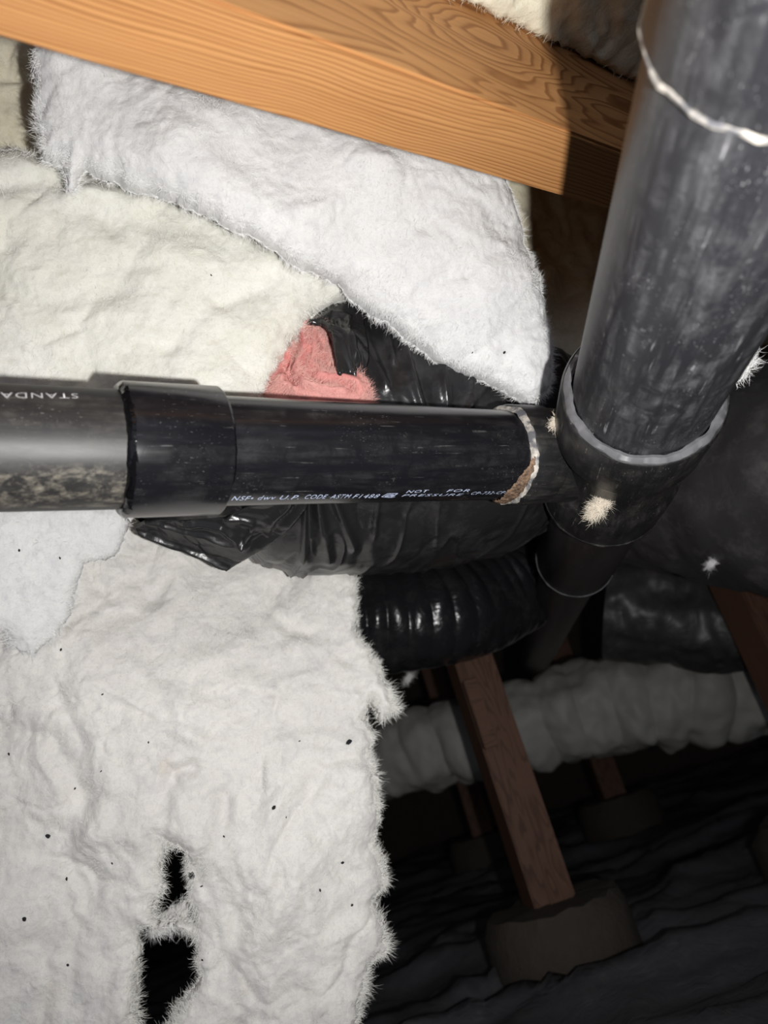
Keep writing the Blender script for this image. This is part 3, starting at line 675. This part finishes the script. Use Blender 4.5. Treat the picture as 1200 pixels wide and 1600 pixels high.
duct_pts = [(210, 800, 0.80, 40), (300, 722, 0.83, 155), (400, 692, 0.86, 204), (500, 686, 0.885, 212), (600, 684, 0.91, 211), (700, 686, 0.94, 198), (800, 694, 0.985, 164), (868, 722, 1.04, 100)]
def duct_h(SS, AA, R, P3):
    h = 0.006 * fbm(P3 * np.array([5, 9, 9]), 3)
    h = h - 0.003 * ((1 - np.abs(fbm(P3 * np.array([14, 8, 8]) + 7, 2))).clip(0, 1) ** 6)
    h = h + 0.0035 * ((1 - np.abs(fbm(P3 * np.array([22, 5, 5]) + 19, 2) * 1.3)).clip(0, 1) ** 8)
    return h.reshape(SS.shape)
ns, seg = 520, 300
V, arc = path_tube(duct_pts, ns, seg, duct_h)
px, py = 600 + F * V[..., 0] / V[..., 2], 800 + F * V[..., 1] / V[..., 2]
# lengthwise folds gathered below the branch pipe
Tn = V - V.mean(1, keepdims=True); Tn /= np.linalg.norm(Tn, axis=2)[..., None] + 1e-9
front = Tn[..., 2] < 0.35
for xa, ya, xb, yb, amp, wd_ in [(476, 780, 470, 870, 0.008, 7), (494, 775, 512, 870, 0.008, 9), (520, 775, 552, 850, 0.007, 7), (484, 775, 488, 870, -0.008, 6), (590, 770, 585, 830, 0.005, 5), (452, 790, 330, 880, 0.010, 8), (440, 780, 360, 820, 0.008, 8),
                                 (620, 500, 660, 640, 0.006, 6), (600, 500, 612, 560, 0.006, 7), (690, 560, 700, 640, 0.004, 6), (760, 600, 730, 640, 0.004, 6), (560, 500, 600, 600, 0.005, 8)]:
    f = np.clip((py - ya) / (yb - ya), 0, 1); xc = xa + (xb - xa) * f
    out = np.minimum(np.abs(py - ya), np.abs(py - yb)) * ((py < ya) | (py > yb))
    g = np.exp(-((px - xc) / wd_) ** 2 - (out / 10) ** 2) * front
    V += Tn * (amp * g)[..., None]
# the torn end: above the branch pipe the sleeve stops at the pink wool
cut = np.interp(py, [440, 500, 560, 600, 640, 700, 760, 790, 1000], [508, 526, 548, 556, 556, 440, 330, 200, 190])
m = (px > cut)[:-1]
duct = empty('flexible_duct', W(ray(600, 690) * 0.9)); tag(duct, 'fat black plastic sleeved duct behind the branch pipe, torn open to pink wool', 'duct')
sl = link('sleeve', mesh_np('sleeve', W(V.reshape(-1, 3)), [grid_faces(ns, seg, m)]), M['film'], duct)
# inner wool roll under the sleeve
V2, _ = path_tube([(x, y, z, r * 0.93) for x, y, z, r in duct_pts[1:]], 200, 120, lambda SS, AA, R, P3: (0.004 * fbm(P3 * 20, 3)).reshape(SS.shape))
m2 = (600 + F * V2[..., 0] / V2[..., 2] > 420)[:-1]
link('wool_lining', mesh_np('wool_lining', W(V2.reshape(-1, 3)), [grid_faces(200, 120, m2)]), M['wool_pink'], duct)
def film_patch(name, outline, ctrl, folds, mat, label, lump=0.004, seed=0, tf=0.002):
    return batt(name, outline, ctrl, mat, step=0.0011, tf=tf, tb=0.001, rr=0.004, lump=lump, lf=14, crease=0.002, cf=16, fine=0.0, edge=0.0005, folds=folds, fsoft=1.0, seed=seed, parent=duct, label=label)
film_patch('torn_flap', [(203, 832), (226, 812), (300, 806), (350, 802), (440, 770), (492, 765), (478, 800), (455, 826), (425, 850), (385, 872), (358, 888), (300, 874), (245, 852)],
    [(205, 832, 0.785), (350, 800, 0.735), (480, 770, 0.722), (358, 886, 0.80), (430, 846, 0.765), (300, 850, 0.785), (280, 812, 0.75)],
    [([(215, 838), (300, 868), (358, 886)], 0.006, 0.004), ([(230, 815), (320, 830), (385, 848)], 0.005, 0.004), ([(385, 848), (350, 815), (300, 812)], 0.005, 0.004), ([(470, 780), (440, 815), (390, 850)], -0.005, 0.005), ([(360, 800), (400, 815), (385, 845)], 0.004, 0.003), ([(455, 775), (420, 830)], 0.005, 0.004)],
    M['film'], 'loose torn corner of black plastic under the coupling', seed=21)
film_patch('folded_edge', [(478, 500), (505, 478), (545, 462), (566, 475), (572, 520), (578, 560), (572, 595), (560, 592), (548, 582), (528, 588), (520, 560), (512, 530), (500, 508)],
    [(480, 500, 0.748), (545, 465, 0.780), (572, 520, 0.752), (568, 592, 0.728), (528, 586, 0.706), (515, 540, 0.716), (545, 530, 0.724)],
    [([(500, 502), (530, 535), (560, 590)], 0.004, 0.0022), ([(505, 515), (535, 560), (555, 588)], 0.0035, 0.0018), ([(520, 500), (545, 560), (560, 585)], -0.003, 0.002), ([(540, 505), (545, 540), (556, 580)], 0.004, 0.003), ([(485, 500), (515, 485), (540, 500)], 0.004, 0.004), ([(556, 560), (566, 575)], 0.004, 0.003)],
    M['film_fold'], 'stretched folded plastic edge beside the pink wool', seed=22, lump=0.003)
batt('pink_wool', [(395, 690), (405, 640), (425, 590), (445, 555), (462, 515), (480, 498), (500, 508), (514, 535), (522, 565), (528, 588), (548, 584), (562, 586), (572, 594), (580, 606), (577, 622), (580, 640), (570, 690)],
    [(400, 680, 0.73), (480, 500, 0.765), (440, 570, 0.745), (525, 580, 0.732), (575, 605, 0.725), (575, 680, 0.715), (480, 620, 0.715), (480, 680, 0.71)],
    M['wool_pink'], step=0.0009, tf=0.012, tb=0.006, rr=0.012, lump=0.004, lf=20, crease=0.0012, cf=24, fine=0.0005, edge=0.0018, ef=140, seed=9, fsoft=1.0, fib=M['fib_pink'], nf=22000, flen=0.010, edge_fib=0.4, parent=duct, label='pink fibreglass lining spilling out of the torn sleeve',
    folds=[([(475, 515), (480, 560), (465, 600), (490, 620), (540, 625)], 0.009, 0.005), ([(500, 530), (490, 580), (510, 600), (560, 610)], 0.006, 0.004), ([(450, 555), (460, 580), (445, 615), (470, 628)], 0.006, 0.004), ([(485, 560), (475, 595), (500, 612), (550, 618)], -0.008, 0.003), ([(455, 570), (450, 600), (470, 620)], -0.007, 0.003), ([(510, 545), (505, 575), (520, 592)], -0.005, 0.003), ([(465, 530), (462, 575), (455, 610)], -0.006, 0.003)])

def corr_duct(name, pts, pitch, depth, mat, label, ns=420, seg=72, sag=0.006, wr=0.5, sharp=1.0):
    def fn(SS, AA, R, P3):
        ph = 2 * np.pi * SS / pitch + AA * 1.0 * 0 + 2.0 * (fbm(P3 * 3 + 2, 2).reshape(SS.shape))
        c = np.abs(np.sin(ph / 2)) ** sharp
        return depth * (c - 0.5) * (0.7 + wr * fbm(P3 * 6, 2).reshape(SS.shape)) + (sag * fbm(P3 * 8 + 40, 3)).reshape(SS.shape)
    V, _ = path_tube(pts, ns, seg, fn)
    root = empty(name, W(ray(pts[1][0], pts[1][1]) * pts[1][2])); tag(root, label, 'duct')
    link('duct_jacket', mesh_np('duct_jacket', W(V.reshape(-1, 3)), [grid_faces(ns, seg)]), mat, root)
    # end caps: folded-in jacket ends
    for k, s_ in ((0, 1), (ns - 1, -1)):
        ring = V[k]; c = ring.mean(0); n_ = len(ring)
        VV = np.vstack([ring, c + (ring - c) * 0.75, c + (ring - c) * 0.2])
        f_ = grid_faces(3, n_)
        link('duct_end', mesh_np('duct_end', W(VV), [f_ if s_ > 0 else f_[:, ::-1]]), mat, root)
    return root
corr_duct('flexible_duct', [(380, 985, 1.30, 85), (560, 968, 1.28, 84), (680, 957, 1.30, 82), (770, 932, 1.38, 76), (830, 895, 1.46, 66)], 0.028, 0.006, M['film_far'], 'ribbed glossy black duct in the dark just below the torn duct', wr=0.8, sag=0.008)
corr_duct('flexible_duct', [(940, 750, 1.40, 132), (1080, 742, 1.26, 158), (1200, 745, 1.16, 182), (1330, 760, 1.08, 205)], 0.30, 0.004, M['film_big'], 'huge smooth dark grey wrapped duct to the right behind the main pipe', sag=0.012)
corr_duct('flexible_duct', [(950, 945, 1.90, 82), (1060, 958, 1.84, 84), (1180, 968, 1.78, 84), (1300, 975, 1.72, 82)], 0.2, 0.006, M['film_big'], 'dark sagging duct under the huge grey duct, above the white duct', sag=0.02)
corr_duct('flexible_duct', [(420, 1235, 2.35, 58), (540, 1205, 2.30, 58), (680, 1165, 2.22, 60), (820, 1132, 2.15, 66), (950, 1102, 2.10, 72), (1080, 1085, 2.04, 74), (1190, 1072, 2.00, 72), (1330, 1050, 1.95, 70)], 0.10, 0.018, M['duct_white'], 'pale ribbed flexible duct crossing the dark background', sag=0.02, wr=0.9, sharp=0.7)

# ------------------------------------------------------------------ posts on piers
def pier(name_base, px_, py_, z, label, r0=0.15, r1=0.12, h=0.13, sides=28, rot=0.2, p=None):
    if p is None: p = at(px_, py_, z)
    base = np.array([p[0], p[1], -0.02])
    prof = [(0, 0.01), (0, r0), (h * 0.72, r0 * 0.98), (h, r1), (h, 0.01)]
    me = lathe(name_base, prof, sides, 0.008)
    o = link(name_base, me, M['concrete'], mw=Matrix.Translation(Vector(base)) @ Matrix.Rotation(rot, 4, 'Z')); smooth_angle(o, 30)
    tag(o, label, 'pier'); return base + np.array([0, 0, h])
def post(foot, w, d, rot, label, cleat=False, lean=0.0):
    root = empty('support_post', foot); tag(root, label, 'post')
    hgt = CEIL - foot[2] - 0.02
    mw = Matrix.Translation(Vector(foot)) @ Matrix.Rotation(rot, 4, 'Z') @ Matrix.Rotation(lean, 4, 'Y') @ Matrix.Rotation(-math.pi / 2, 4, 'Y')
    link('timber', box('timber', (0, -w / 2, -d / 2), (hgt, w / 2, d / 2), 0.003), M['wood_post'], root, mw)
    if cleat:
        mw2 = Matrix.Translation(Vector(foot)) @ Matrix.Rotation(rot, 4, 'Z')
        zc = cleat
        link('cleat', box('cleat', (-w * 0.5, -d / 2 - 0.02, zc), (-w * 0.15, -d / 2, zc + 0.14), 0.002), M['wood_post'], root, mw2)
    return root
def ground_depth(px_, py_, h=0.0):
    q = D(ray(px_, py_)); return (h - CAM[2]) / q[2]
PH = 0.11
z1 = ground_depth(858, 1408, PH - 0.02); print('post depth', z1)
f1 = pier('concrete_pier', 858, 1408, z1, 'dark concrete pier under the timber post in the middle of the dark', 0.145, 0.13, PH)
post(f1, 0.085, 0.085, 0.25, 'brown timber post standing on a pier, right of the torn batt', cleat=0.30)
q2 = at(1158, 918, 1.62)                                     # a point of the right post just under the grey duct
f2 = pier('concrete_pier', 0, 0, 0, 'concrete pier of the right post, beyond the edge of the frame', 0.20, 0.17, PH, rot=0.5, p=np.array([q2[0], q2[1], 0]))
post(f2, 0.09, 0.085, 0.35, 'reddish timber post at the right edge under the grey duct')
f3 = pier('concrete_pier', 965, 1262, 2.9, 'far concrete pier behind the pale duct', 0.16, 0.14, 0.13, rot=0.1)
post(f3, 0.09, 0.09, 0.1, 'far dark timber post mostly behind the pale duct')
f4 = pier('concrete_pier', 745, 1275, 3.1, 'farthest concrete pier left of the middle post', 0.16, 0.14, 0.13, rot=0.3)
post(f4, 0.09, 0.09, 0.15, 'farthest dim timber post left of the middle post')

# ------------------------------------------------------------------ lint, scraps, grit and one modelled glint
def fluff(name, c, r, n, mat, label, seed=0, flat=0.5, cat='lint', group=None, core=True, L=1.0):
    rs = np.random.RandomState(seed); c = np.asarray(c, float)
    view = -(c - CAM); view /= np.linalg.norm(view)
    ax = np.cross(view, D([0.6, -0.8, 0])); ax /= np.linalg.norm(ax); bx2 = np.cross(view, ax)      # the tuft is longer along bx2
    off = rs.randn(n, 3) * r * 0.22; off += (off @ bx2)[:, None] * bx2 * 0.9; off -= (off @ view)[:, None] * view * 0.4
    d = rs.randn(n, 3) + 1.2 * np.sign(off @ bx2)[:, None] * bx2; d -= (d @ view)[:, None] * view * (1 - flat); d /= np.linalg.norm(d, axis=1)[:, None]
    p0 = c + view * r * 0.15 + off; p1 = p0 + d * r * L * (0.15 + 0.3 * rs.rand(n, 1)); d2 = d + rs.randn(n, 3) * 0.9; p2 = p1 + d2 * r * L * 0.22
    sd = np.cross(d, view); sd /= np.linalg.norm(sd, axis=1)[:, None] + 1e-9; w = 0.0001
    V = np.stack([p0 - sd * w, p0 + sd * w, p1 - sd * w, p1 + sd * w, p2], 1).reshape(-1, 3); k = np.arange(n)[:, None] * 5
    faces = [k + np.array([[0, 1, 3, 2]]), k + np.array([[2, 3, 4]])]
    if core:
        bm = bmesh.new(); bmesh.ops.create_icosphere(bm, subdivisions=3, radius=1)
        q = np.array([v.co for v in bm.verts]); q *= (0.62 + 0.5 * fbm(q * 1.6 + seed, 3) + 0.25 * fbm(q * 6 + seed, 2))[:, None]
        q = q * r * 0.5; q += (q @ bx2)[:, None] * bx2 * 0.7; q -= (q @ view)[:, None] * view * 0.5; fc = np.array([[v.index for v in f.verts] for f in bm.faces]); bm.free()
        faces.append(fc + len(V)); V = np.vstack([V, c + q])
    o = link(name, mesh_np(name, V, faces), mat); tag(o, label, cat, group); return o
def main_hit(px_, py_, R=0.0665):
    inv = MWM.inverted(); o_ = inv @ Vector(CAM); d_ = (inv.to_3x3() @ Vector(D(ray(px_, py_)))).normalized()
    a = d_.x ** 2 + d_.y ** 2; b = 2 * (o_.x * d_.x + o_.y * d_.y); c = o_.x ** 2 + o_.y ** 2 - R * R
    q = max(b * b - 4 * a * c, 0); p = o_ + d_ * ((-b - math.sqrt(q)) / (2 * a))
    return np.array(MWM @ p)
fluff('lint_tuft', main_hit(936, 790), 0.013, 1600, M['lint'], 'beige lint tuft stuck on the tee below the branch joint', 1)
fluff('lint_tuft', at(872, 655, 0.66), 0.009, 700, M['lint'], 'small lint tuft in the corner between branch hub and tee hub', 2)
fluff('lint_tuft', at(1163, 572, 0.60), 0.013, 800, M['fib_white'], 'white wool scrap behind the right side of the main pipe', 3)
fluff('lint_tuft', at(1083, 706, 0.66), 0.005, 300, M['lint'], 'tiny lint speck on the right rim of the tee', 4)
fluff('scrap_and_glint', at(1112, 880, 1.10), 0.013, 300, M['fib_white'], 'glint modelled as pale fluff on the bottom of the huge grey duct', 6)  # white fluff standing in for a glint on the plastic wrap
fluff('scrap_and_glint', at(638, 1060, 1.45), 0.016, 300, M['fib_white'], 'pale scrap below the ribbed black duct near the torn batt edge', 7)
def grit(loc, nn, s, label, seed):
    rs = np.random.RandomState(seed); bm = bmesh.new(); bmesh.ops.create_icosphere(bm, subdivisions=2, radius=1)
    sc = np.array([1.0, 0.45 + 0.4 * rs.rand(), 0.35])
    for v in bm.verts:
        q = np.array(v.co); q = q * sc * (0.8 + 0.5 * rs.rand()); v.co = q * s
    me = bpy.data.meshes.new('grit'); bm.to_mesh(me); bm.free()
    m = frame_from_axis(np.array(loc) + np.array(nn) * s * 0.15, np.array(nn), rs.randn(3))
    o = link('grit_speck', me, M['speck'], mw=m); tag(o, label, 'debris', 'dark specks on the fibreglass'); return o
names = [batt_top.name, batt_left.name, batt_low.name, batt_flap.name]
SPK = [(30, 860, 2.5, 'grit speck at the left on the pale flap under the old pipe'), (94, 872, 2.5, 'grit speck at the right on the pale flap under the old pipe'), (95, 1015, 3, 'grit speck on the lower batt right of the flap point'),
       (14, 1178, 2.5, 'grit speck at the left frame edge below the pale flap'), (75, 1306, 4, 'round black grit bit left of the holes, biggest at the left side'), (104, 1373, 3, 'cross-shaped dark speck left of the upper hole'), (38, 1436, 3.5, 'long dark speck near the left edge beside the lower hole height'),
       (158, 1205, 2, 'lone dark speck on the lower batt above and left of the holes'), (300, 1368, 7, 'large black flake stuck at the right rim of the upper hole'), (315, 1385, 2.5, 'small dark speck just right of the large flake by the upper hole'), (428, 1262, 4, 'brown-black crumb in the middle of the lower batt, right of the pouch fold'),
       (350, 1307, 2.5, 'dark speck in the pouch fold above the upper hole'), (447, 1277, 2, 'tiny dark speck just below the crumb in the middle'), (535, 1348, 3, 'dark speck near the right edge at upper hole height'), (500, 1391, 2.5, 'dark speck above the brown stain near the right edge'), (550, 1414, 2.5, 'lowest dark speck near the right edge of the lower batt'),
       (468, 1158, 2, 'tiny dark speck left of the flake near the torn edge'), (545, 1160, 7, 'ragged black flake near the torn right edge of the lower batt'), (117, 1232, 2, 'tiny dark speck above the round grit bit at the left'), (250, 1410, 3, 'dark speck at the left rim of the upper hole'),
       (788, 551, 3, 'dark speck at the lower right of the white upper batt'), (738, 551, 2, 'smaller dark speck left of its neighbour on the white upper batt'), (330, 430, 2, 'tiny dark speck on the creamy upper left batt'), (160, 1085, 2, 'tiny dark speck on the lower batt below the flap'), (106, 1508, 2, 'tiny dark speck at the lower left, left of the lower hole'),
       (316, 1500, 2, 'tiny dark speck right of the lower hole'), (175, 1349, 2, 'tiny dark speck halfway between round grit bit and upper hole'), (232, 1160, 2, 'tiny dark speck in the centre left of the lower batt')]
for k, (x, y, s, lab) in enumerate(SPK):
    h_ = hit(x, y, names)
    if h_: grit(h_[0], h_[1], s * h_[2] / F * 0.8, lab, k)
